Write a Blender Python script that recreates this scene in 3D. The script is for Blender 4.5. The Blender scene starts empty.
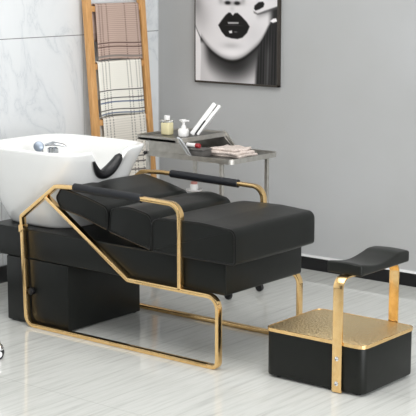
import bpy, bmesh, math, random
import numpy as np
from mathutils import Vector, Matrix

random.seed(4)
S = bpy.context.scene
COL = S.collection
PI = math.pi

# ------------------------------------------------------------------ materials
def mat(name, color=(.8, .8, .8), rough=.5, metal=0.0, spec=.5, coat=0.0, trans=0.0, ior=1.45):
    m = bpy.data.materials.new(name); m.use_nodes = True
    b = m.node_tree.nodes['Principled BSDF']
    b.inputs['Base Color'].default_value = (*color, 1)
    b.inputs['Roughness'].default_value = rough
    b.inputs['Metallic'].default_value = metal
    b.inputs['Specular IOR Level'].default_value = spec
    b.inputs['Coat Weight'].default_value = coat
    b.inputs['Transmission Weight'].default_value = trans
    b.inputs['IOR'].default_value = ior
    return m

class NT:
    def __init__(s, m):
        s.t = m.node_tree; s.b = s.t.nodes['Principled BSDF']
    def n(s, kind, **kw):
        x = s.t.nodes.new(kind)
        for k, v in kw.items():
            if k in ('operation', 'blend_type', 'data_type', 'wave_type', 'bands_direction', 'attribute_name', 'interpolation'):
                setattr(x, k, v)
            else:
                x.inputs[k].default_value = v
        return x
    def l(s, a, b): s.t.links.new(a, b)
    def coords(s, scale=(1, 1, 1), rot=(0, 0, 0), loc=(0, 0, 0), src='Object'):
        tc = s.n('ShaderNodeTexCoord'); mp = s.n('ShaderNodeMapping')
        mp.inputs['Scale'].default_value = scale; mp.inputs['Rotation'].default_value = rot
        mp.inputs['Location'].default_value = loc
        s.l(tc.outputs[src], mp.inputs['Vector']); return mp.outputs['Vector']
    def ramp(s, fac, stops):
        r = s.n('ShaderNodeValToRGB'); e = r.color_ramp.elements
        while len(e) < len(stops): e.new(.5)
        for q, (p, c) in zip(e, stops):
            q.position = p; q.color = (*c, 1) if len(c) == 3 else c
        s.l(fac, r.inputs['Fac']); return r.outputs['Color']
    def math(s, op, a, b=None):
        x = s.n('ShaderNodeMath', operation=op)
        for i, v in enumerate((a, b)):
            if v is None: continue
            if isinstance(v, (int, float)): x.inputs[i].default_value = v
            else: s.l(v, x.inputs[i])
        return x.outputs[0]
    def mix(s, fac, a, b, mode='MIX'):
        x = s.n('ShaderNodeMix', data_type='RGBA', blend_type=mode)
        for sock, v in ((x.inputs['Factor'], fac), (x.inputs[6], a), (x.inputs[7], b)):
            if isinstance(v, (int, float)): sock.default_value = v
            elif isinstance(v, tuple): sock.default_value = (*v, 1)
            else: s.l(v, sock)
        return x.outputs[2]
    def bump(s, h, strength=.2, dist=.002):
        x = s.n('ShaderNodeBump'); x.inputs['Strength'].default_value = strength
        x.inputs['Distance'].default_value = dist
        s.l(h, x.inputs['Height']); s.l(x.outputs['Normal'], s.b.inputs['Normal'])

def leather(name, color, rough):
    m = mat(name, color, rough, spec=.29); t = NT(m)
    n = t.n('ShaderNodeTexNoise', Scale=260.0, Detail=3.0); t.l(t.coords(), n.inputs['Vector'])
    n2 = t.n('ShaderNodeTexNoise', Scale=9.0, Detail=2.0); t.l(t.coords(), n2.inputs['Vector'])
    t.bump(t.math('ADD', n.outputs['Fac'], t.math('MULTIPLY', n2.outputs['Fac'], 3.0)), .12, .003)
    return m

M_LEATHER = leather('black_leather', (.0062, .0070, .0060), .36)
M_LEATHER_STOOL = leather('black_leather_stool', (.0085, .0093, .0078), .36)
M_PIPE = leather('black_leather_piping', (.003, .0032, .003), .30)
M_PAD = leather('black_grip', (.014, .015, .018), .42)
M_RUBBER = mat('black_rubber', (.008, .008, .009), .33)
M_GOLD = mat('brushed_gold', (.86, .57, .25), .17, 1.0)
_t = NT(M_GOLD); _n = _t.n('ShaderNodeTexNoise', Scale=40.0, Detail=2.0)
_t.l(_t.coords((1, 1, 1)), _n.inputs['Vector'])
_t.l(_t.ramp(_n.outputs['Fac'], [(.3, (.84, .55, .24)), (.7, (.93, .65, .32))]), _t.b.inputs['Base Color'])
M_GOLDPLATE = mat('hammered_gold', (.86, .66, .36), .34, 1.0)
_t = NT(M_GOLDPLATE); _v = _t.n('ShaderNodeTexVoronoi', Scale=95.0); _t.l(_t.coords(), _v.inputs['Vector'])
_t.bump(_v.outputs['Distance'], .8, .006)
M_CHROME = mat('chrome', (.82, .83, .85), .08, 1.0)
M_TAP = mat('satin_chrome', (.50, .52, .55), .14, 1.0)
M_TRAY = mat('dark_tray_metal', (.13, .125, .115), .35, .6)
M_PEWTER = mat('pewter_metal', (.36, .34, .31), .45, 1.0)
_t = NT(M_PEWTER); _n = _t.n('ShaderNodeTexNoise', Scale=30.0, Detail=3.0); _t.l(_t.coords(), _n.inputs['Vector'])
_t.l(_t.ramp(_n.outputs['Fac'], [(.3, (.50, .48, .44)), (.7, (.62, .60, .56))]), _t.b.inputs['Base Color'])
M_CERAMIC = mat('white_ceramic', (.80, .80, .785), .10, 0, .5, coat=.3)
M_WHITEPL = mat('white_plastic', (.82, .81, .80), .3)
M_DARKBOX = mat('dark_grey_plastic', (.09, .085, .08), .4)
M_RED = mat('red_plastic', (.30, .02, .025), .35)
M_PINK = mat('pink_plastic', (.55, .25, .22), .4)
M_OIL = mat('amber_oil', (.70, .63, .38), .15, 0, .5)
M_CLEAR = mat('clear_plastic', (.93, .93, .90), .05, 0, .5, trans=.9, ior=1.2)
M_WOOD = mat('honey_wood', (.55, .28, .10), .45); _t = NT(M_WOOD)
_n = _t.n('ShaderNodeTexNoise', Scale=10.0, Detail=4.0, Roughness=.6); _t.l(_t.coords((8, 8, .7)), _n.inputs['Vector'])
_t.l(_t.ramp(_n.outputs['Fac'], [(.3, (.50, .25, .085)), (.55, (.63, .34, .13)), (.75, (.70, .41, .18))]), _t.b.inputs['Base Color'])
M_FRAME = mat('dark_brown_frame', (.035, .028, .022), .4)
M_BASEB = mat('black_baseboard', (.006, .006, .007), .3)
M_EDGEGLINT = mat('painted_edge_glint', (.8, .8, .8), .4)  # highlight of the baseboard's top edge, painted as white
M_CEIL = mat('ceiling_paint', (.8, .8, .79), .8)

# grey painted wall
M_WALL = mat('grey_wall_paint', (.36, .365, .365), .75); _t = NT(M_WALL)
_n = _t.n('ShaderNodeTexNoise', Scale=1.2, Detail=3.0); _t.l(_t.coords(), _n.inputs['Vector'])
_t.l(_t.ramp(_n.outputs['Fac'], [(.35, (.405, .408, .405)), (.65, (.44, .446, .45))]), _t.b.inputs['Base Color'])

# marble wall tiles (wall plane is y,z): grout at z = 1.37, y = 1.27, .59 ...
M_TILE = mat('marble_tile', (.75, .77, .78), .18, 0, .5); _t = NT(M_TILE)
_tc = _t.n('ShaderNodeTexCoord'); _sp = _t.n('ShaderNodeSeparateXYZ'); _t.l(_tc.outputs['Object'], _sp.inputs[0])
def joint(t, sock, offset, step, w):
    f = t.math('FRACT', t.math('DIVIDE', t.math('ADD', sock, -offset + 50 * step + step / 2), step))
    d = t.math('ABSOLUTE', t.math('ADD', f, -.5))
    return t.math('LESS_THAN', d, w / step)
jz = joint(_t, _sp.outputs['Z'], 1.37, 1.2, .0022); jy = joint(_t, _sp.outputs['Y'], 1.27, .68, .0022)
_n = _t.n('ShaderNodeTexNoise', Scale=1.6, Detail=7.0, Roughness=.62, Distortion=1.1)
_t.l(_t.coords((1, 1.5, .8), (.6, 0, 0), (0, .3, .45)), _n.inputs['Vector'])
_ve = _t.math('ABSOLUTE', _t.math('ADD', _n.outputs['Fac'], -.5))
_c = _t.ramp(_ve, [(0.0, (.62, .645, .665)), (.010, (.69, .71, .725)), (.05, (.735, .752, .763)), (.2, (.755, .768, .776))])
_c = _t.mix(jz, _c, (.20, .20, .20)); _c = _t.mix(jy, _c, (.42, .43, .43))
_t.l(_c, _t.b.inputs['Base Color'])

# polished floor tiles with streaks
M_FLOOR = mat('polished_floor_tile', (.7, .7, .67), .08, 0, .5); _t = NT(M_FLOOR)
_tc = _t.n('ShaderNodeTexCoord'); _sp = _t.n('ShaderNodeSeparateXYZ'); _t.l(_tc.outputs['Object'], _sp.inputs[0])
jy = joint(_t, _sp.outputs['Y'], .205, .868, .0016); jx = joint(_t, _sp.outputs['X'], -.62, 1.736, .0016)
_n = _t.n('ShaderNodeTexNoise', Scale=5.0, Detail=6.0, Roughness=.6, Distortion=.25)
_t.l(_t.coords((10.0, .45, 1), (0, 0, math.radians(16))), _n.inputs['Vector'])
_c = _t.ramp(_n.outputs['Fac'], [(.30, (.45, .45, .43)), (.45, (.54, .545, .52)), (.58, (.59, .595, .57)), (.72, (.50, .50, .48))])
_c = _t.mix(_t.math('MULTIPLY', _t.math('MAXIMUM', jy, jx), .55), _c, (.33, .33, .31))
_t.l(_c, _t.b.inputs['Base Color'])

def towel_mat(name, base, dark, vlines, hbands, weave):
    """vlines: (y fractions), hbands: (v, width, colour) bands; uv are stored on the mesh"""
    m = mat(name, base, .95, 0, .1); t = NT(m)
    uv = t.n('ShaderNodeUVMap'); sp = t.n('ShaderNodeSeparateXYZ'); t.l(uv.outputs[0], sp.inputs[0])
    U, V = sp.outputs['X'], sp.outputs['Y']
    def near(s, p, w): return t.math('LESS_THAN', t.math('ABSOLUTE', t.math('ADD', s, -p)), w)
    dash = t.math('LESS_THAN', t.math('FRACT', t.math('MULTIPLY', V, 24.0)), .6)
    c = base
    n = t.n('ShaderNodeTexNoise', Scale=90.0, Detail=2.0); t.l(uv.outputs[0], n.inputs['Vector'])
    c = t.mix(n.outputs['Fac'], tuple(x * .86 for x in base), tuple(min(1, x * 1.1) for x in base))
    grid = t.math('LESS_THAN', t.math('FRACT', t.math('MULTIPLY', V, 28.0)), .32)
    c = t.mix(t.math('MULTIPLY', grid, weave), c, dark)
    for p, w in vlines:
        c = t.mix(t.math('MULTIPLY', t.math('MULTIPLY', near(U, p, w * 1.15), dash), .66), c, dark)
    for p, w, col in hbands:
        c = t.mix(t.math('MULTIPLY', near(V, p, w * 1.5), .9), c, col)
    t.l(c, t.b.inputs['Base Color'])
    w = t.n('ShaderNodeTexNoise', Scale=70.0); t.l(uv.outputs[0], w.inputs['Vector'])
    t.bump(w.outputs['Fac'], .5, .004)
    return m

DK = (.09, .075, .07)
M_TOWEL_A = towel_mat('mauve_towel', (.55, .41, .345), (.12, .07, .06),
    [(.07, .012), (.13, .012), (.24, .012), (.66, .012), (.93, .012)],
    [(.30, .008, (.13, .075, .065)), (.23, .008, (.13, .075, .065)), (.06, .012, (.25, .22, .20))], .30)
M_TOWEL_B = towel_mat('cream_towel', (.86, .83, .75), DK,
    [(.10, .010), (.17, .010), (.25, .010), (.66, .010), (.73, .010), (.87, .010), (.94, .010)],
    [(.47, .007, (.06, .055, .05)), (.32, .007, (.06, .06, .06)), (.245, .009, (.10, .14, .24)),
     (.10, .007, (.07, .06, .05)), (.035, .008, (.12, .16, .25))], .05)
M_TOWEL_C = towel_mat('oat_towel', (.84, .79, .71), DK,
    [(.07, .010), (.15, .010), (.23, .010), (.66, .010), (.73, .010), (.86, .010), (.95, .010)],
    [(.40, .007, DK), (.32, .007, DK), (.2, .007, DK)], .14)
M_FOLD = mat('pale_pink_towel', (.60, .52, .47), .95, 0, .1); _t = NT(M_FOLD)
_n = _t.n('ShaderNodeTexNoise', Scale=120.0, Detail=3.0); _t.l(_t.coords(), _n.inputs['Vector'])
_t.l(_t.ramp(_n.outputs['Fac'], [(.35, (.54, .46, .41)), (.65, (.74, .65, .60))]), _t.b.inputs['Base Color'])
_t.bump(_n.outputs['Fac'], .8, .006)

# ------------------------------------------------------------------ object helpers
def link(name, me, m=None, parent=None, smooth=False, auto=None):
    o = bpy.data.objects.new(name, me); COL.objects.link(o)
    if m: me.materials.append(m)
    if smooth:
        for p in me.polygons: p.use_smooth = True
        if auto is not None and hasattr(me, 'set_sharp_from_angle'):
            me.set_sharp_from_angle(angle=math.radians(auto))
    if parent:
        o.parent = parent
        if parent.type == 'EMPTY': o.matrix_parent_inverse = Matrix.Translation(-parent.location)
    return o

def obj(name, bm, m, parent=None, smooth=True, auto=35):
    bmesh.ops.recalc_face_normals(bm, faces=bm.faces)
    me = bpy.data.meshes.new(name); bm.to_mesh(me); bm.free()
    return link(name, me, m, parent, smooth, auto)

def thing(name, label, cat, loc, group=None):
    o = bpy.data.objects.new(name, None); COL.objects.link(o); o.location = loc
    o.empty_display_size = .05
    return tag(o, label, cat, group)

def tag(o, label, cat, group=None):
    o['label'] = label; o['category'] = cat
    if group: o['group'] = group
    return o

def struct(o):
    o['kind'] = 'structure'; return o

def box(bm, x0, x1, y0, y1, z0, z1, bev=0, seg=2, only=None):
    t = bmesh.new()
    r = bmesh.ops.create_cube(t, size=1)
    for v in t.verts:
        v.co = Vector((x0 if v.co.x < 0 else x1, y0 if v.co.y < 0 else y1, z0 if v.co.z < 0 else z1))
    if bev:
        es = list(t.edges)
        if only == 'vert': es = [e for e in es if abs((e.verts[0].co - e.verts[1].co).z) > 1e-6]
        bmesh.ops.bevel(t, geom=es, offset=bev, segments=seg, profile=.5, affect='EDGES')
    merge(bm, t); return bm

def merge(bm, t):
    me = bpy.data.meshes.new('tmp'); t.to_mesh(me); t.free(); bm.from_mesh(me); bpy.data.meshes.remove(me)

def B(*a, **k): return box(bmesh.new(), *a, **k)

def fillet(pts, radii, closed=False, n=6):
    P = [Vector(p) for p in pts]; N = len(P); out = []
    for i, p in enumerate(P):
        r = radii[i] if isinstance(radii, (list, tuple)) else radii
        if (not closed and i in (0, N - 1)) or r <= 0: out.append(p); continue
        a = (P[i - 1] - p); b = (P[(i + 1) % N] - p); la, lb = a.length, b.length
        a.normalize(); b.normalize()
        ang = a.angle(b)
        if ang > PI - .02: out.append(p); continue
        d = min(r / math.tan(ang / 2), la * .49, lb * .49); rr = d * math.tan(ang / 2)
        c = p + (a + b).normalized() * (rr / math.sin(ang / 2))
        s = (p + a * d) - c; e = (p + b * d) - c
        tot = s.angle(e)
        for k in range(n + 1):
            f = k / n
            v = (s * math.sin((1 - f) * tot) + e * math.sin(f * tot)) / max(math.sin(tot), 1e-6)
            out.append(c + v)
    return out

def bar(path, w, y0, y1, bm=None, bev=.0025):
    """square tube swept along a path of (x,z) points, between y0 and y1"""
    t = bmesh.new(); P = [Vector(p) for p in path]; rings = []
    for i, p in enumerate(P):
        a = (p - P[i - 1]).normalized() if i > 0 else None
        b = (P[i + 1] - p).normalized() if i < len(P) - 1 else None
        if a is None: a = b
        if b is None: b = a
        na = Vector((-a.y, a.x)); nb = Vector((-b.y, b.x)); n = (na + nb).normalized()
        n = n / max(n.dot(na), .3) * (w / 2)
        rings.append([t.verts.new((q.x, y, q.y)) for q, y in ((p + n, y0), (p + n, y1), (p - n, y1), (p - n, y0))])
    for r, s in zip(rings, rings[1:]):
        for k in range(4): t.faces.new((r[k], r[(k + 1) % 4], s[(k + 1) % 4], s[k]))
    t.faces.new(rings[0]); t.faces.new(rings[-1])
    bmesh.ops.recalc_face_normals(t, faces=t.faces)
    if bev:
        es = [e for e in t.edges if len(e.link_faces) == 2 and e.calc_face_angle(0) > .9]
        bmesh.ops.bevel(t, geom=es, offset=bev, segments=2, profile=.5, affect='EDGES')
    if bm is None: return t
    merge(bm, t); return bm

def tube(pts, rad, bm=None, seg=12, cap=True, flat=1.0):
    t = bm or bmesh.new(); P = [Vector(p) for p in pts]; rings = []
    T0 = (P[1] - P[0]).normalized()
    up = Vector((0, 0, 1)) if abs(T0.z) < .9 else Vector((1, 0, 0))
    N = T0.cross(up).normalized()
    for i, p in enumerate(P):
        T = (P[min(i + 1, len(P) - 1)] - P[max(i - 1, 0)]).normalized()
        N = (N - T * N.dot(T)).normalized(); Bn = T.cross(N)
        r = rad[i] if isinstance(rad, (list, tuple)) else rad
        rings.append([t.verts.new(p + (N * math.cos(k / seg * 2 * PI) + Bn * flat * math.sin(k / seg * 2 * PI)) * r) for k in range(seg)])
    for r, s in zip(rings, rings[1:]):
        for k in range(seg): t.faces.new((r[k], r[(k + 1) % seg], s[(k + 1) % seg], s[k]))
    if cap: t.faces.new(rings[0]); t.faces.new(rings[-1])
    return t

def lathe(prof, c, bm=None, seg=24, axis='z'):
    """prof: (radius, height) list"""
    t = bm or bmesh.new(); rings = []
    for r, h in prof:
        ring = []
        for k in range(seg):
            a = k / seg * 2 * PI; u, v = r * math.cos(a), r * math.sin(a)
            ring.append(t.verts.new(Vector(c) + (Vector((u, v, h)) if axis == 'z' else Vector((h, u, v)) if axis == 'x' else Vector((u, h, v)))))
        rings.append(ring)
    for r, s in zip(rings, rings[1:]):
        for k in range(seg): t.faces.new((r[k], r[(k + 1) % seg], s[(k + 1) % seg], s[k]))
    t.faces.new(rings[0]); t.faces.new(rings[-1])
    return t

def inset(P, d):
    out = []; n = len(P)
    for i in range(n):
        a = (P[i] - P[i - 1]); b = (P[(i + 1) % n] - P[i])
        if a.length < 1e-7: a = b
        if b.length < 1e-7: b = a
        a.normalize(); b.normalize()
        na = Vector((-a.y, a.x)); nb = Vector((-b.y, b.x)); q = (na + nb).normalized()
        out.append(P[i] + q * d / max(q.dot(na), .6))
    return out

def dense(P, step=.02):
    out = []; n = len(P)
    for i in range(n):
        a, b = P[i], P[(i + 1) % n]; k = max(1, int((b - a).length / step))
        for j in range(k): out.append(a.lerp(b, j / k))
    return out

def pillow(poly, y0, y1, r=.022, puff=.006, mid=10):
    """cushion: closed CCW (x,z) profile swept along y with rounded ends"""
    P = dense(poly); st = []
    ang = [PI / 2 * k / 5 for k in range(6)]
    for a in ang: st.append((y0 + r * (1 - math.sin(a)), r * (1 - math.cos(PI / 2 - a)), 0))
    st = [(y0 + r * (1 - math.cos(a)), r * (1 - math.sin(a))) for a in ang]
    for k in range(1, mid): st.append((y0 + r + (y1 - y0 - 2 * r) * k / mid, -puff * math.sin(PI * k / mid)))
    st += [(y1 - r * (1 - math.cos(a)), r * (1 - math.sin(a))) for a in reversed(ang)]
    t = bmesh.new(); rings = []
    for y, d in st: rings.append([t.verts.new((q.x, y, q.y)) for q in inset(P, d)])
    n = len(P)
    for A, Bq in zip(rings, rings[1:]):
        for k in range(n): t.faces.new((A[k], A[(k + 1) % n], Bq[(k + 1) % n], Bq[k]))
    for ring in (rings[0], rings[-1]):
        t.faces.new(ring)
    return t

def piping(poly, y, d, r=.0068):
    P = inset(dense(poly), d); return tube([(q.x, y, q.y) for q in P + [P[0]]], r, seg=6)

def V2(*a): return [Vector(p) for p in a]

# ------------------------------------------------------------------ the setting
XW, YW, HC = -2.016, 1.955, 2.85
XE, YE = 4.9, -5.6
struct(obj('floor', B(XW - .1, XE, YE, YW + .1, -.08, 0), M_FLOOR, smooth=False))
struct(obj('wall_back', B(XW, XE, YW, YW + .12, 0, HC), M_WALL, smooth=False))
struct(obj('wall_left', B(XW - .12, XW, YE, YW + .12, 0, HC), M_TILE, smooth=False))
M_WALLD = mat('unseen_wall_dark', (.16, .16, .165), .7)
struct(obj('unseen_wall_near', B(XW, XE, YE - .1, YE, 0, HC), M_WALLD, smooth=False))  # unseen wall, added in dark grey to keep the front faces dim
struct(obj('ceiling', B(XW - .12, XE, YE, YW + .12, HC, HC + .1), M_CEIL, smooth=False))
struct(obj('baseboard_back', B(XW + .014, XE, YW - .014, YW, 0, .075), M_BASEB, smooth=False))
struct(obj('baseboard_left', B(XW, XW + .014, YE, YW, 0, .095), M_BASEB, smooth=False))
struct(obj('edge_glint_1', B(XW + .014, XE, YW - .014, YW, .075, .087), M_EDGEGLINT, smooth=False))  # white strip stands in for light caught on the baseboard's top chamfer

# ------------------------------------------------------------------ shampoo bed
bed = thing('shampoo_bed', 'black leather shampoo bed with gold tube frame and white washbasin', 'shampoo bed', (-.7, .31, 0))
W0, W1 = .034, .621
obj('plinth', B(-1.385, -.955, .036, .565, .006, .336, bev=.006), M_LEATHER, bed)
pl = [c for c in bed.children if c.name.startswith('plinth')][0]
for x, y in ((-1.36, .06), (-.98, .06), (-1.36, .54), (-.98, .54)):
    obj('foot', lathe([(.012, 0), (.014, .002), (.014, .0065)], (x, y, 0), seg=12), M_RUBBER, pl)
obj('knob', lathe([(.012, .02), (.012, .006), (.017, .004), (.019, -.008), (.016, -.016), (.004, -.018)], (-1.198, .030, .177), axis='y', seg=16), M_RUBBER, pl)
# long upholstered tray
t = B(-1.505, .022, W0, W1, .336, .487, bev=.012, seg=3)
obj('bed_box', t, M_LEATHER, bed)
bb = [c for c in bed.children if c.name.startswith('bed_box')][0]
obj('piping', tube([(-1.50, W0 + .003, .483), (-.4, W0 + .003, .483), (.017, W0 + .003, .483)], .004, seg=6), M_LEATHER, bb)
obj('piping', tube([(.019, W0 + .004, .345), (.019, W0 + .004, .483)], .004, seg=6), M_LEATHER, bb)

seatP = fillet(V2((-.390, .4875), (.091, .4875), (.091, .643), (-.10, .655), (-.32, .650), (-.390, .637)), [.01, .018, .035, .3, .2, .045], True)
sc = obj('seat_cushion', pillow(seatP, .012, .626, .011, .004), M_LEATHER, bed)
obj('piping', piping(seatP, .0145, .003, .0062), M_PIPE, sc)
midP = fillet(V2((-.660, .548), (-.400, .492), (-.383, .60), (-.400, .655), (-.52, .678), (-.645, .660)), [.012, .012, .03, .06, .2, .04], True)
mc = obj('back_cushion', pillow(midP, .016, .612, .012, .004), M_LEATHER, bed)
obj('piping', piping(midP, .0188, .003, .0060), M_PIPE, mc)
headP = fillet(V2((-1.004, .672), (-.975, .622), (-.84, .600), (-.665, .552), (-.660, .66), (-.80, .697), (-.965, .726)), [.02, .03, .1, .012, .04, .4, .03], True)
hc = obj('head_cushion', pillow(headP, .016, .612, .012, .003), M_LEATHER, bed)
obj('piping', piping(headP, .0188, .003, .0060), M_PIPE, hc)
# recliner hinge plates below the back cushions
obj('back_support', bar(fillet(V2((-.90, .60), (-.66, .535), (-.42, .487)), [0, .1, 0]), .016, .10, .54), M_PIPE, bed)

def side_frame(y0, y1, g0, g1):
    w = .0195
    # rounded top corner of the arm
    outer = fillet(V2((-.062, .0105), (-1.218, .0105), (-1.237, .555), (-.995, .728), (-.86, .735), (-.221, .722), (-.221, .335)),
                   [0, .05, .012, .03, .3, .06, 0], n=8)
    f = bar(outer, w, y0, y1)
    lower = fillet(V2((-1.068, .672), (-.535, .336), (-.004, .332), (-.004, .0105), (-.062, .0105)), [0, .03, .055, .045, 0], n=8)
    bar(lower, w, y0, y1, bm=f)
    o = obj('side_frame', f, M_GOLD, bed, auto=40)
    obj('collar', B(-1.2505, -1.2195, y0 - .003, y1 + .003, .475, .512, bev=.002), M_GOLD, o)
    ym = (y0 + y1) / 2
    gz = lambda x: .7345 - .0130 * (x + .86) / .647
    xs_ = [g0 - .005, g0, g0 + (g1 - g0) * .33, g0 + (g1 - g0) * .67, g1, g1 + .005]
    g = tube([(x, ym, gz(x)) for x in xs_], [.013, .020, .0205, .0205, .020, .014], seg=16)
    obj('arm_grip', g, M_PAD, o)
    return o
side_frame(0.0, .030, -.875, -.452)
side_frame(.624, .654, -.800, -.375)

# ------------------------------------------------------------------ washbasin
def basin():
    cx, cy = -1.255, .325; NS = 96
    def ring(hx0, hx1, hy, z, e, notch=0.0, dy=0):
        out = []
        for k in range(NS):
            a = 2 * PI * k / NS; c, s = math.cos(a), math.sin(a)
            x = math.copysign(abs(c) ** (2 / e), c); y = math.copysign(abs(s) ** (2 / e), s)
            X = cx + x * (hx1 if x > 0 else hx0); Y = cy + dy + y * hy
            zz = z
            if c > 0 and notch:
                q = (.248 - Y) / .078 if Y < .248 else (Y - .248) / .195
                if q < 1: zz -= notch * (.5 + .5 * math.cos(PI * q)) ** .75
            out.append((X, Y, zz))
        return out
    L = [ring(.24, .20, .19, .4885, 3.2),
         ring(.258, .205, .215, .4905, 3.2),
         ring(.268, .21, .225, .505, 3.2),
         ring(.305, .235, .255, .58, 3.3),
         ring(.335, .265, .28, .67, 3.5, .02),
         ring(.352, .300, .300, .76, 3.8, .05),
         ring(.362, .335, .312, .83, 4.2, .095),
         ring(.366, .352, .318, .868, 4.6, .13),
         ring(.366, .354, .318, .878, 4.6, .135),
         ring(.361, .350, .314, .8835, 4.6, .135),
         ring(.351, .340, .304, .8845, 4.6, .135),
         ring(.341, .327, .294, .8795, 4.6, .135),
         ring(.334, .318, .288, .868, 4.4, .13),
         ring(.315, .290, .274, .80, 3.8, .07),
         ring(.285, .255, .250, .72, 3.2, .02),
         ring(.25, .21, .215, .655, 3.0),
         ring(.16, .14, .14, .625, 2.6),
         ring(.03, .03, .03, .618, 2.0)]
    t = bmesh.new(); R = [[t.verts.new(p) for p in r] for r in L]
    for a, b in zip(R, R[1:]):
        for k in range(NS): t.faces.new((a[k], a[(k + 1) % NS], b[(k + 1) % NS], b[k]))
    t.faces.new(R[0]); t.faces.new(R[-1])
    return obj('basin', t, M_CERAMIC, bed, auto=60)
bs = basin()
# neck rest: black crescent lying in the notch
pts, rr = [], []
for k in range(21):
    f = k / 20; y = .178 + f * .190
    q = y - .245
    z = .766 + (15.5 * q * q if q < 0 else 5.8 * q * q)
    pts.append((-.902 - .012 * math.sin(PI * f), y, z))
    rr.append(.003 + .030 * math.sin(PI * min(1, f * .78 + .03)) ** .9)
rr[-1] *= .5
obj('neck_rest', tube(pts, rr, seg=16, flat=.85), M_RUBBER, bs)
obj('drain', lathe([(.028, .617), (.028, .622), (.022, .624), (.006, .622)], (-1.255, .325, 0), seg=20), M_CHROME, bs)
# mixer tap and hand shower
fx, fy = -1.425, .42
mx = obj('mixer_tap', lathe([(.030, .655), (.030, .68), (.024, .685), (.024, .799), (.029, .802), (.029, .834), (.018, .842)], (fx, fy, 0), seg=20), M_TAP, bs)
lv = bmesh.new(); tube([(fx - .035, fy - .02, .850), (fx + .0, fy, .860), (fx + .05, fy + .022, .852), (fx + .066, fy + .03, .846)], [.012, .020, .015, .008], lv, seg=12, flat=.6)
obj('lever', lv, M_TAP, bs)
hs = obj('hand_shower', tube([(fx - .035, fy - .045, .66), (fx - .035, fy - .05, .76), (fx - .025, fy - .065, .830)], [.011, .012, .014], seg=12), M_TAP, bs)
hd = bmesh.new(); lathe([(.008, -.03), (.022, -.022), (.027, -.004), (.027, .006), (.021, .010)], (0, 0, 0), hd, seg=24, axis='z')
hm = Vector((.70, -.68, .25)).to_track_quat('Z', 'Y').to_matrix()
bmesh.ops.rotate(hd, verts=hd.verts, cent=(0, 0, 0), matrix=hm)
bmesh.ops.translate(hd, verts=hd.verts, vec=(fx - .018, fy - .085, .850))
obj('shower_head', hd, mat('blue_grey_metal', (.26, .30, .36), .3, .7), bs)

# ------------------------------------------------------------------ footrest stool
fs = thing('footrest_stool', 'black footrest block with gold tread plate and saddle pad on two gold posts', 'footrest', (.46, .28, 0))
def rbox(x0, x1, y0, y1, z0, z1, rc, rt=.004):
    t = B(x0, x1, y0, y1, z0, z1, bev=rc, seg=6, only='vert')
    es = [e for e in t.edges if len(e.link_faces) == 2 and abs(e.verts[0].co.z - e.verts[1].co.z) < 1e-6]
    bmesh.ops.bevel(t, geom=es, offset=rt, segments=2, profile=.5, affect='EDGES'); return t
bk = obj('base_block', rbox(.208, .712, .076, .492, .010, .209, .035, .006), M_LEATHER_STOOL, fs)
for x, y in ((.26, .11), (.67, .11), (.26, .44), (.67, .44)):
    obj('foot', lathe([(.013, 0), (.014, .002), (.014, .011)], (x, y, 0), seg=12), M_RUBBER, bk)
tp = rbox(.205, .715, .073, .495, .2085, .222, .036, .002)
top = obj('tread_plate', tp, M_GOLDPLATE, fs)
rim = bmesh.new(); lo = fillet([(.2045, .0725), (.7155, .0725), (.7155, .4955), (.2045, .4955)], .037, True, 6)
r0 = []
for p in lo: r0.append([rim.verts.new((p.x, p.y, z)) for z in (.2075, .2225)])
li = inset(lo, .004); r1 = []
for p in li: r1.append([rim.verts.new((p.x, p.y, z)) for z in (.2075, .2230)])
n_ = len(lo)
for k in range(n_):
    j = (k + 1) % n_
    rim.faces.new((r0[k][0], r0[j][0], r0[j][1], r0[k][1])); rim.faces.new((r0[k][1], r0[j][1], r1[j][1], r1[k][1]))
    rim.faces.new((r1[k][1], r1[j][1], r1[j][0], r1[k][0])); rim.faces.new((r1[k][0], r1[j][0], r0[j][0], r0[k][0]))
obj('plate_rim', rim, M_GOLD, top)
def post(x0, x1, ys, bend_to):
    """flat bar: rises outside the block then curls in under the pad"""
    path = fillet([(ys, .004), (ys, .495), (bend_to, .495)], [0, .045, 0], n=8)
    t = bar(path, .008, x0, x1, bev=.001)      # swept in (y,z); swap axes below
    for v in t.verts: v.co = Vector((v.co.y, v.co.x, v.co.z))
    return obj('post', t, M_GOLD, fs)
pf = post(.565, .612, .067, .30)
pb = post(.573, .620, .502, .26)
for p, y, s in ((pf, .063, -1), (pb, .506, 1)):
    for z in (.042, .150):
        obj('screw', lathe([(.010, 0), (.010, s * .002), (.007, s * .004), (.003, s * .0025)], (.5885, y, z), axis='y', seg=14), M_CHROME, p)
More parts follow.
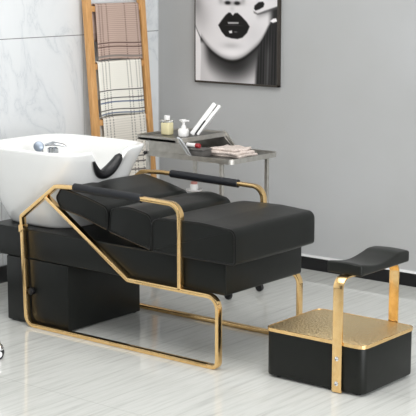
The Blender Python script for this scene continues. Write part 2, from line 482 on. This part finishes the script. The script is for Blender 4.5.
# saddle pad
def saddle():
    y0, y1 = .125, .515; x0, x1 = .490, .663; NX, NY = 10, 24
    t = bmesh.new()
    def zt(f): return .549 - .020 * math.sin(PI * min(1, f / .80)) ** 1.3 + .004 * math.sin(PI * max(0, (f - .72) / .28))
    top, bot = [], []
    for j in range(NY + 1):
        f = j / NY
        for arr, up in ((top, 1), (bot, 0)):
            row = []
            for i in range(NX + 1):
                g = i / NX
                z = (zt(f) + .004 * math.sin(PI * g)) if up else (.500 - .0 * f)
                row.append(t.verts.new((x0 + g * (x1 - x0), y0 + f * (y1 - y0), z)))
            arr.append(row)
    for j in range(NY):
        for i in range(NX):
            t.faces.new((top[j][i], top[j][i + 1], top[j + 1][i + 1], top[j + 1][i]))
            t.faces.new((bot[j][i], bot[j + 1][i], bot[j + 1][i + 1], bot[j][i + 1]))
    for j in range(NY):
        t.faces.new((top[j][0], top[j + 1][0], bot[j + 1][0], bot[j][0])); t.faces.new((top[j][NX], bot[j][NX], bot[j + 1][NX], top[j + 1][NX]))
    for i in range(NX):
        t.faces.new((top[0][i], bot[0][i], bot[0][i + 1], top[0][i + 1])); t.faces.new((top[NY][i], top[NY][i + 1], bot[NY][i + 1], bot[NY][i]))
    bmesh.ops.recalc_face_normals(t, faces=t.faces)
    es = [e for e in t.edges if e.calc_face_angle(0) > .9]
    bmesh.ops.bevel(t, geom=es, offset=.009, segments=3, profile=.5, affect='EDGES')
    return t
obj('saddle_pad', saddle(), M_LEATHER_STOOL, fs)

# ------------------------------------------------------------------ salon trolley
tr = thing('salon_trolley', 'grey metal two-level salon trolley standing between bed and grey wall', 'trolley', (-1.0, 1.19, 0))
TX0, TX1, TY0, TY1 = -1.355, -.685, .985, 1.405
ut = rbox(TX0, -1.035, TY0, TY1, .832, .848, .03, .002)
up = obj('upper_tray', ut, M_TRAY, tr)
rimm = bmesh.new()
def rimloop(x0, x1, y0, y1, z0, z1, rc, th, bm):
    lo = fillet([(x0, y0), (x1, y0), (x1, y1), (x0, y1)], rc, True, 6); li = inset(lo, th); n = len(lo)
    A = [[bm.verts.new((p.x, p.y, z)) for z in (z0, z1)] for p in lo]; Bq = [[bm.verts.new((p.x, p.y, z)) for z in (z0, z1)] for p in li]
    for k in range(n):
        j = (k + 1) % n
        bm.faces.new((A[k][0], A[j][0], A[j][1], A[k][1])); bm.faces.new((A[k][1], A[j][1], Bq[j][1], Bq[k][1]))
        bm.faces.new((Bq[k][1], Bq[j][1], Bq[j][0], Bq[k][0])); bm.faces.new((Bq[k][0], Bq[j][0], A[j][0], A[k][0]))
    return bm
obj('rim', rimloop(TX0, -1.033, TY0, TY1, .834, .858, .03, .006, rimm), M_PEWTER, up)
cab = bmesh.new()   # cubby below the upper tray, open to the right
box(cab, -1.26, -1.05, .992, .998, .772, .833); box(cab, -1.26, -1.05, 1.370, 1.376, .772, .833)
box(cab, -1.262, -1.256, .998, 1.376, .772, .833)
for y in (.992, 1.370):
    a = [cab.verts.new((x, yy, z)) for yy in (y, y + .006) for x, z in ((-1.05, .833), (-1.04, .833), (-.965, .775), (-1.05, .775))]
    for q in ((0, 1, 2, 3), (7, 6, 5, 4), (0, 4, 5, 1), (1, 5, 6, 2), (2, 6, 7, 3), (3, 7, 4, 0)): cab.faces.new([a[i] for i in q])
obj('cubby', cab, M_PEWTER, tr, smooth=False)
for y in (.990, 1.386):
    st = bar(V2((-1.06, .858), (-1.04, .850), (-.962, .762), (-.945, .760)), .020, y, y + .008, bev=.001)
    obj('slanted_strip', st, M_CHROME if y < 1 else M_PEWTER, tr)
lt = rbox(TX0 + .055, TX1, TY0, TY1, .752, .762, .035, .002)
lw = obj('lower_tray', lt, M_TRAY, tr)
obj('rim', rimloop(TX0 + .055, TX1 + .002, TY0 - .002, TY1 + .002, .748, .774, .036, .006, bmesh.new()), M_PEWTER, lw)
for x, y, zt in ((-1.272, .9985, .832), (-.765, 1.005, .750), (-1.258, 1.388, .832), (-.745, 1.380, .750)):
    lg = obj('leg', B(x - .010, x + .010, y - .010, y + .010, .075, zt, bev=.003), M_PEWTER, tr)
    cs = bmesh.new(); dx, dy = (.012, -.0), 0
    wheel = lathe([(.010, -.010), (.021, -.010), (.025, -.006), (.025, .006), (.021, .010), (.010, .010)], (x, y + (.06 if y < 1.2 else -.060), .025), seg=20, axis='y')
    obj('caster_wheel', wheel, M_RUBBER, lg)
    yy = y + (.06 if y < 1.2 else -.060)
    obj('caster_fork', tube([(x, y, .085), (x, y, .075), (x, (y + yy) / 2, .070), (x, yy, .064), (x, yy, .05)], [.007, .012, .012, .010, .014], seg=10), M_PEWTER, lg)
ls = obj('lower_shelf', B(-1.262, -.755, 1.0, 1.385, .395, .405, bev=.003), M_PEWTER, tr)
obj('side_knob', lathe([(.005, .015), (.005, .0), (.009, -.003), (.010, -.012), (.006, -.016)], (-1.275, .985, .765), seg=14, axis='y'), M_RUBBER, tr)

# things on the trolley
bt = thing('oil_bottle', 'clear square bottle of yellow oil with white cap on the trolley', 'bottle', (-1.255, 1.14, .848))
obj('body', B(-1.283, -1.227, 1.115, 1.165, .8485, .918, bev=.008, seg=3), M_OIL, bt)
obj('shoulder', B(-1.285, -1.225, 1.113, 1.167, .9175, .932, bev=.007, seg=3), M_CLEAR, bt)
obj('cap', lathe([(.016, .932), (.0165, .934), (.0165, .953), (.014, .956)], (-1.255, 1.14, 0), seg=20), M_WHITEPL, bt)
pb_ = thing('pump_bottle', 'small white foam pump bottle standing on the trolley upper tray', 'bottle', (-1.145, 1.15, .848))
obj('body', lathe([(.029, .8485), (.031, .852), (.031, .882), (.026, .890), (.013, .893)], (-1.145, 1.15, 0), seg=20), M_WHITEPL, pb_)
obj('collar', lathe([(.014, .893), (.014, .905), (.008, .908), (.008, .925)], (-1.145, 1.15, 0), seg=16), M_WHITEPL, pb_)
ph = bmesh.new(); lathe([(.014, .925), (.016, .928), (.016, .938), (.012, .941)], (-1.145, 1.15, 0), ph, seg=16)
box(ph, -1.172, -1.108, 1.143, 1.157, .930, .939, bev=.003)
obj('pump_head', ph, M_WHITEPL, pb_)

# hair straightener leaning up out of the tray
hsr = thing('hair_straightener', 'white two-armed hair straightener leaning upright on the trolley', 'hair straightener', (-1.06, 1.14, .848))
RV = Vector((math.sin(math.radians(51.3)), math.cos(math.radians(51.3)), 0))
def arm(name, base, tip, w, d, m, parent):
    base = Vector(base); tip = Vector(tip); T = (tip - base); Ln = T.length; T.normalize()
    s = Vector((-.4, .9, 0)); s = (s - T * s.dot(T)).normalized(); q = T.cross(s)
    t = B(-w / 2, w / 2, -d / 2, d / 2, 0, Ln, bev=min(w, d) * .3, seg=3)
    bmesh.ops.transform(t, matrix=Matrix((( q.x, s.x, T.x, base.x), (q.y, s.y, T.y, base.y), (q.z, s.z, T.z, base.z), (0, 0, 0, 1))), verts=t.verts)
    return obj(name, t, m, parent)
a1 = arm('arm', (-1.075, 1.135, .864), (-.975, 1.215, 1.034), .026, .028, M_WHITEPL, hsr)
a2 = arm('arm', (-1.047, 1.148, .864), (-.950, 1.225, 1.024), .018, .028, M_WHITEPL, hsr)
arm('heating_plate', (-1.052, 1.142, .865), (-1.012, 1.176, .940), .012, .022, M_RUBBER, a1)
arm('hinge', (-.982, 1.206, .992), (-.964, 1.220, 1.022), .016, .020, M_DARKBOX, a1)

tg = thing('storage_tin', 'dark grey lidded box inside the trolley cubby', 'box', (-.95, 1.07, .763))
obj('body', B(-1.005, -.905, 1.015, 1.095, .7625, .797, bev=.004), M_DARKBOX, tg)
obj('lid', B(-1.007, -.903, 1.013, 1.097, .797, .808, bev=.003), M_DARKBOX, tg)
rc = thing('spray_can', 'small red and white tube lying above the grey box in the trolley cubby', 'tube', (-.985, 1.05, .80))
obj('body', lathe([(.010, -.045), (.012, -.043), (.012, .015), (.008, .02)], (-.995, 1.05, .8205), seg=14, axis='x'), M_WHITEPL, rc)
obj('cap', lathe([(.008, .02), (.0125, .021), (.0125, .044), (.010, .046)], (-.995, 1.05, .8205), seg=14, axis='x'), M_RED, rc)

# folded towel on the lower tray
def folded():
    t = bmesh.new(); prof = []
    x0, x1, y0, y1 = -.955, -.735, 1.11, 1.285
    for layer, (z0, z1, ix, iy) in enumerate(((.7625, .778, 0, 0), (.778, .793, .008, -.012), (.793, .806, .02, .004))):
        q = B(x0 + ix, x1 - ix * 1.4, y0 + iy + .01, y1 - abs(iy), z0, z1, bev=.006, seg=3)
        bmesh.ops.subdivide_edges(q, edges=[e for e in q.edges if e.calc_length() > .1], cuts=10, use_grid_fill=True)
        for v in q.verts:
            n = math.sin(v.co.x * 70 + layer) * math.sin(v.co.y * 55 + layer * 2)
            v.co.z += .003 * n * (1 if z1 > .78 else .3) * ((v.co.z - .762) / .04)
            v.co.x += .006 * math.sin(v.co.y * 40 + layer * 1.7); v.co.y += .006 * math.sin(v.co.x * 45 + layer)
        merge(t, q)
    return t
tag(obj('folded_towel', folded(), M_FOLD), 'pale pink folded towel lying on the trolley lower tray', 'towel')

# dish and small bottle on the lower shelf
ds = thing('dish_stand', 'round white dish on a short pedestal on the trolley low shelf', 'dish', (-1.03, 1.10, .405))
obj('pedestal', lathe([(.035, .4055), (.036, .409), (.012, .42), (.010, .55), (.02, .560)], (-1.03, 1.10, 0), seg=20), M_WHITEPL, ds)
obj('dish', lathe([(.02, .560), (.042, .564), (.046, .572), (.043, .572), (.035, .5672)], (-1.03, 1.10, 0), seg=28), M_WHITEPL, ds)
pc = thing('cream_jar', 'tiny white jar with pink lid on the white dish', 'jar', (-1.03, 1.10, .5675))
obj('body', lathe([(.020, .5675), (.022, .570), (.022, .595), (.018, .600)], (-1.03, 1.10, 0), seg=18), M_WHITEPL, pc)
obj('lid', lathe([(.018, .600), (.0185, .601), (.0185, .612), (.015, .614)], (-1.03, 1.10, 0), seg=18), M_PINK, pc)

# ------------------------------------------------------------------ ladder and towels
LDH = 1.86
def lx(z): return XW + .031 + .077 * (LDH - z)
ld = thing('towel_ladder', 'honey coloured wooden ladder leaning on the marble tile wall', 'ladder', (lx(0), 1.49, 0))
def slab(y0, y1, z0, z1, dx0, dx1):
    t = bmesh.new()
    vs = [t.verts.new((lx(z) + dx, y, z)) for z in (z0, z1) for y in (y0, y1) for dx in (dx0, dx1)]
    for q in ((0, 1, 3, 2), (4, 6, 7, 5), (0, 4, 5, 1), (2, 3, 7, 6), (0, 2, 6, 4), (1, 5, 7, 3)): t.faces.new([vs[i] for i in q])
    bmesh.ops.recalc_face_normals(t, faces=t.faces)
    bmesh.ops.bevel(t, geom=list(t.edges), offset=.003, segments=2, profile=.5, affect='EDGES'); return t
for y in (1.249, 1.727): obj('rail', slab(y - .022, y + .022, 0, LDH, -.018, .018), M_WOOD, ld)
for z in (.17, .52, .858, 1.188, 1.525): obj('rung', slab(1.271, 1.705, z - .020, z + .014, -.011, .011), M_WOOD, ld)

def towel(label, m, zr, zb, zback, y0, y1, extra, waves):
    """cloth hung over a rung: front fall to zb, back fall to zback"""
    NY = 26; path = []
    th = .006
    xr = lambda z: lx(z)
    zt = zr + .018
    nf = 22
    front = [(xr(zb + (zt - zb) * k / nf) + .0155 + extra, zb + (zt - zb) * k / nf) for k in range(nf + 1)]
    arc = [(xr(zt) + (.0155 + extra) * math.cos(a), zt + .006 * math.sin(a)) for a in [PI * k / 6 for k in range(1, 6)]]
    back = [(xr(zt - (zt - zback) * k / 10) - .0155 - min(extra, .004), zt - (zt - zback) * k / 10) for k in range(11)]
    path = front + arc + back
    t = bmesh.new(); uvl = t.loops.layers.uv.new('UVMap'); V = []; UV = {}
    for i, (x, z) in enumerate(path):
        row = []
        for j in range(NY + 1):
            f = j / NY; y = y0 + (y1 - y0) * f
            drop = 1 - min(1, abs(z - zb) / (zt - zb)) if i <= nf else 0
            wob = waves * drop * (math.sin(f * 9 + zr * 7) * .5 + math.sin(f * 17 + 1) * .3 + .6)
            y += .010 * drop * (f - .5)
            v = t.verts.new((x + wob, y, z + (.006 * math.sin(f * 5) * drop if i <= nf else 0)))
            UV[v] = (f, (z - zb) / (zt - zb) if i <= nf else 1.0 + i * .001)
            row.append(v)
        V.append(row)
    for i in range(len(path) - 1):
        for j in range(NY):
            fc = t.faces.new((V[i][j], V[i][j + 1], V[i + 1][j + 1], V[i + 1][j]))
            for lp in fc.loops: lp[uvl].uv = UV[lp.vert]
    o = obj('towel', t, m, auto=180)
    sd = o.modifiers.new('thickness', 'SOLIDIFY'); sd.thickness = .004; sd.offset = 1
    return tag(o, label, 'towel', 'towels on the ladder')
towel('mauve brown woven towel over the ladder rung nearest the top', M_TOWEL_A, 1.525, 1.220, 1.33, 1.302, 1.680, .001, .004)
towel('cream towel with dark and blue stripes over the middle ladder rung', M_TOWEL_B, 1.188, .890, .98, 1.288, 1.672, .001, .006)
towel('oatmeal checked towel on the ladder rung behind the white basin', M_TOWEL_C, .858, .47, .60, 1.302, 1.680, .001, .006)

# ------------------------------------------------------------------ framed picture (flat print in a deep frame)
PX0, PX1, PZ0, PZ1 = -1.700, -1.068, 1.066, 1.86
pic = thing('framed_picture', 'black and white portrait print of black glossy lips on grey wall', 'picture', ((PX0 + PX1) / 2, YW, PZ0))
YF = 1.925
fr = bmesh.new()
box(fr, PX0, PX1, YF, YW - .001, PZ0, PZ0 + .012, bev=.001); box(fr, PX0, PX1, YF, YW - .001, PZ1 - .012, PZ1, bev=.001)
box(fr, PX0, PX0 + .007, YF, YW - .001, PZ0, PZ1, bev=.001); box(fr, PX1 - .010, PX1, YF, YW - .001, PZ0, PZ1, bev=.001)
box(fr, PX0 + .003, PX1 - .003, YF + .01, YW - .001, PZ0 + .003, PZ1 - .003)
obj('frame', fr, M_FRAME, pic, smooth=False)

def print_image(X, Y):
    """grey print; X across 0..82, Y downwards, 82 at the bottom edge (picture units)"""
    def ss(a, b, v):
        q = np.clip((v - a) / (b - a), 0, 1); return q * q * (3 - 2 * q)
    def blob(cx, cy, rx, ry): return np.exp(-(((X - cx) / rx) ** 2 + ((Y - cy) / ry) ** 2))
    def poly(pts, soft):
        d = np.full(X.shape, 1e9); ins = np.zeros(X.shape, bool)
        for (xa, ya), (xb, yb) in zip(pts, pts[1:] + pts[:1]):
            ex, ey = xb - xa, yb - ya; tt = np.clip(((X - xa) * ex + (Y - ya) * ey) / (ex * ex + ey * ey + 1e-9), 0, 1)
            d = np.minimum(d, np.hypot(X - xa - tt * ex, Y - ya - tt * ey))
            c = (ya > Y) != (yb > Y)
            with np.errstate(divide='ignore', invalid='ignore'):
                ins ^= c & (X < (xb - xa) * (Y - ya) / (yb - ya + 1e-12) + xa)
        return ss(-soft, soft, np.where(ins, d, -d))
    def mx(I, m, v): return I * (1 - m) + v * m
    jx = np.array([-6, 0, 4, 8, 13, 20, 29, 39, 48, 56, 66, 73, 79, 84.])
    jy = np.array([8, 28, 37, 42, 48, 54, 59.0, 60.5, 57.5, 51.5, 42, 30, 19, 5.])
    J = np.interp(X, jx, jy)                       # jaw line
    I = np.full(X.shape, .875)
    I -= .13 * blob(6, 18, 10, 16) * (X < 40); I -= .05 * blob(60, 34, 12, 14)
    I -= .20 * blob(1, 5, 6, 12)
    I -= .12 * blob(37, 46, 9, 3.0); I += .04 * blob(36, 53, 14, 5)
    # neck below the jaw
    J = np.mean([np.interp(X + o_, jx, jy) for o_ in np.linspace(-4, 4, 9)], axis=0) + .6
    D = Y - J
    neck = .22 + .58 * ss(2, 28 + .1 * X, D) - .10 * blob(44, 68, 16, 10)
    neck = mx(neck, ss(16, 5, X) * ss(40, 46, Y), .78)
    I = mx(I, ss(-2.2, 1.4, D), neck)
    I -= .25 * np.exp(-((D + 1.0) / 3.0) ** 2) * (X > 6)
    # white ground left of the neck
    xl = np.interp(Y, [20, 30, 40, 55, 82], [-2, .6, 5, 5.8, 5.0])
    I = mx(I, ss(.8, -.8, X - xl), .90)
    # hair
    hx = np.interp(Y, [-40, 14, 19, 26, 36, 44, 56, 70, 84], [84, 82, 79, 74, 69.5, 66, 63.5, 62, 61.5])
    hair = .12 + .05 * np.sin(X * 2.3 + .04 * Y) + .04 * np.sin(X * 5.1 + 1)
    hair += .22 * np.exp(-((X - (73.5 - .03 * (Y - 50))) / 2.6) ** 2) * ss(34, 56, Y) * (.6 + .4 * np.sin(X * 6))
    I = mx(I, ss(-2.2, 1.6, X - hx), hair)
    # shadow below the finger, ear ring
    I = mx(I, .55 * ss(11, 14, Y + (X - 62) * .35) * ss(60, 66, X) * np.exp(-((Y + (X - 62) * .35 - 14) / 4.5) ** 2), .30)
    I = mx(I, ss(12, 16, Y + (X - 62) * .35) * ss(72, 80, X) * ss(40, 24, Y), .12)
    I = mx(I, poly([(75, 21), (78, 18.5), (81, 18), (82, 21), (78, 22.5)], .6), .93)
    # hand
    I = mx(I, poly([(58, 11), (60, 4), (66, -1), (72, -10), (90, -14), (90, 4), (80, 7.5), (70, 11), (65, 13.6), (60, 14)], .9), .86)
    I = mx(I, poly([(59, 11.8), (63, 13.8), (70, 11.5), (82, 7.4), (82, 9.4), (70, 13.4), (63, 15.4), (59.5, 13.8)], .9) * .7, .28)
    I = mx(I, poly([(59.5, 9.5), (60, 6.5), (64, 3.2), (68, 2.6), (69.5, 4.6), (68.6, 7.6), (64.5, 10), (61, 11.2)], .7), .05)
    X = X - 1.2; Y = Y - 1.0
    # nose
    I -= .16 * blob(37, 3.5, 10, 3.2) * ss(7.5, 5.0, Y)
    I = mx(I, np.clip(1.6 * blob(32, 3.4, 2.6, 1.5), 0, 1), .08); I = mx(I, np.clip(1.6 * blob(41.5, 3.6, 2.6, 1.5), 0, 1), .08)
    I -= .16 * blob(25, 1, 2.2, 3.4) + .16 * blob(47.5, 1, 2.2, 3.4)
    I -= .07 * blob(36.5, 9, 2.4, 3)
    Y = Y + .2
    # lips
    lips = poly([(22.5, 25.5), (26, 20.5), (30, 15.5), (33, 13.0), (35, 13.2), (37.2, 15.4), (39.5, 13.4), (42, 13.2), (46, 16.5), (51, 21.5), (54, 26),
                 (51.5, 32), (47, 36.8), (42, 38.4), (36, 38.0), (30, 36.4), (26, 32)], .8)
    I = mx(I, lips, .055)
    I = mx(I, poly([(35.3, 13.6), (37.2, 14.4), (38.2, 13.2), (37.3, 15.8)], .6) * .8, .95)
    I = mx(I, poly([(32, 22.2), (43, 22), (43, 23.6), (32.5, 24)], .6) * .85, .80)
    I = mx(I, poly([(28, 25.6), (38, 24.6), (48, 25.6), (38, 25.6)], .5) * .5, .40)
    I = mx(I, poly([(33, 31.0), (36.4, 30.2), (36.6, 32.8), (34, 33.2)], .5), .88)
    I = mx(I, blob(40, 31.6, 2.0, .7) * .7, .6)
    # upper face above the frame of view: soft shading only
    I -= .08 * blob(37, -18, 9, 16) * ss(2, -6, Y)
    return np.clip(I, .02, .97)

NXp, NYp = 190, 230
gx = np.linspace(0, 82, NXp + 1); H_units = (PZ1 - PZ0 - .024) / .00612
gy = np.linspace(82 - H_units, 82, NYp + 1)
XX, YY = np.meshgrid(gx, gy); IM = print_image(XX, YY)
LIN = np.where(IM <= .04045, IM / 12.92, ((IM + .055) / 1.055) ** 2.4)
xs = PX0 + .007 + gx / 82 * (PX1 - PX0 - .017); zs = PZ1 - .012 - (gy - gy[0]) / H_units * (PZ1 - PZ0 - .024)
verts = [(float(x), YF + .0015, float(z)) for z in zs for x in xs]
nx = NXp + 1
faces = [(j * nx + i, (j + 1) * nx + i, (j + 1) * nx + i + 1, j * nx + i + 1) for j in range(NYp) for i in range(NXp)]
me = bpy.data.meshes.new('print'); me.from_pydata(verts, [], faces); me.update()
ca = me.color_attributes.new('ink', 'FLOAT_COLOR', 'POINT')
buf = np.ones((len(verts), 4), np.float32); buf[:, 0] = LIN.ravel(); buf[:, 1] = LIN.ravel() * .965; buf[:, 2] = LIN.ravel() * .975
ca.data.foreach_set('color', buf.ravel())
M_PRINT = mat('portrait_print', (.8, .8, .8), .45, 0, .3); _t = NT(M_PRINT)
_a = _t.n('ShaderNodeAttribute', attribute_name='ink'); _t.l(_a.outputs['Color'], _t.b.inputs['Base Color'])
o = link('print', me, M_PRINT, pic)

# ------------------------------------------------------------------ rolling stool whose caster shows at the left edge
cx, cy = -1.121, -.675
sl = thing('rolling_stool', 'chrome based rolling stool, only its black caster showing at the left edge', 'stool', (cx, cy, 0))
obj('seat', lathe([(.05, .485), (.16, .487), (.175, .50), (.175, .54), (.155, .555), (.05, .560), (.005, .56)], (cx, cy, 0), seg=36), M_LEATHER, sl)
obj('column', lathe([(.03, .085), (.03, .13), (.022, .135), (.022, .30), (.014, .305), (.014, .484), (.06, .486)], (cx, cy, 0), seg=20), M_CHROME, sl)
a0 = math.atan2(-.475 - cy, -.898 - cx)
for k in range(5):
    a = a0 + k * 2 * PI / 5; d = Vector((math.cos(a), math.sin(a), 0)); e = Vector((cx, cy, 0)) + d * .30
    lg = obj('leg', tube([Vector((cx, cy, .105)), Vector((cx, cy, .105)) + d * .15, e + Vector((0, 0, .082)), e + Vector((0, 0, .068))], [.018, .015, .014, .011], seg=12), M_CHROME, sl)
    s = Vector((-d.y, d.x, 0))
    for q in (-1, 1):
        w = lathe([(.010, -.007), (.021, -.007), (.025, -.003), (.025, .003), (.021, .007), (.010, .007)], (0, 0, 0), seg=20, axis='y')
        bmesh.ops.rotate(w, verts=w.verts, cent=(0, 0, 0), matrix=Matrix.Rotation(a + .5, 3, 'Z'))
        bmesh.ops.translate(w, verts=w.verts, vec=e + s * q * .014 + Vector((0, 0, .025)))
        obj('caster_wheel', w, M_RUBBER, lg)
        hb = lathe([(.003, -.0085), (.015, -.0078), (.016, 0), (.015, .0078), (.003, .0085)], (0, 0, 0), seg=18, axis='y')
        bmesh.ops.rotate(hb, verts=hb.verts, cent=(0, 0, 0), matrix=Matrix.Rotation(a + .5, 3, 'Z'))
        bmesh.ops.translate(hb, verts=hb.verts, vec=e + s * q * .014 + Vector((0, 0, .025)))
        obj('wheel_hub', hb, M_WHITEPL, lg)
    h = lathe([(.004, 0), (.020, .002), (.024, .010), (.018, .024), (.008, .03)], e + Vector((0, 0, .040)), seg=16)
    obj('caster_hood', h, M_CHROME, lg)

# ------------------------------------------------------------------ light
def area(name, loc, target, sx, sy, power, color=(1, 1, 1)):
    l = bpy.data.lights.new(name, 'AREA'); l.shape = 'RECTANGLE'; l.size = sx; l.size_y = sy; l.energy = power; l.color = color
    o = bpy.data.objects.new(name, l); COL.objects.link(o); o.location = loc
    o.rotation_euler = (Vector(target) - Vector(loc)).to_track_quat('-Z', 'Y').to_euler(); return o
area('added_overhead_light', (.2, -.6, HC - .02), (.2, -.6, 0), 3.2, 2.6, 76, (1, .985, .96))  # unseen area light, added for soft light from above
area('added_side_light', (XE - .1, -2.0, 1.5), (-1, -.8, .9), 3.8, 2.4, 205, (.96, .98, 1))  # added area light on the open side, no window there
area('added_near_fill', (1.0, YE + .2, 1.9), (-.6, .5, .7), 4.0, 1.6, 25, (1, 1, 1))  # added fill behind the camera, gives the gold fronts a bright reflection
w = bpy.data.worlds.new('world'); S.world = w; w.use_nodes = True
w.node_tree.nodes['Background'].inputs['Color'].default_value = (.93, .96, 1, 1)
w.node_tree.nodes['Background'].inputs['Strength'].default_value = .8

# ------------------------------------------------------------------ camera
cam = bpy.data.cameras.new('camera'); co = bpy.data.objects.new('camera', cam); COL.objects.link(co)
f = 1352.0; p = math.atan(242 / f); a = math.radians(51.3)
fh = Vector((-math.cos(a), math.sin(a), 0)); Rv = Vector((math.sin(a), math.cos(a), 0)); Z = Vector((0, 0, 1))
F = fh * math.cos(p) - Z * math.sin(p); U = fh * math.sin(p) + Z * math.cos(p)
Mx = Matrix((Rv, U, -F)).transposed().to_4x4(); Mx.translation = Vector((3.583, -4.537, 1.77))
co.matrix_world = Mx
cam.sensor_fit = 'HORIZONTAL'; cam.sensor_width = 36; cam.lens = 36 * f / 416
cam.clip_start = .05; cam.clip_end = 60
S.camera = co
S.view_settings.view_transform = 'Standard'; S.view_settings.look = 'None'
S.view_settings.gamma = 1; S.view_settings.use_curve_mapping = False
S.view_settings.exposure = 0.0
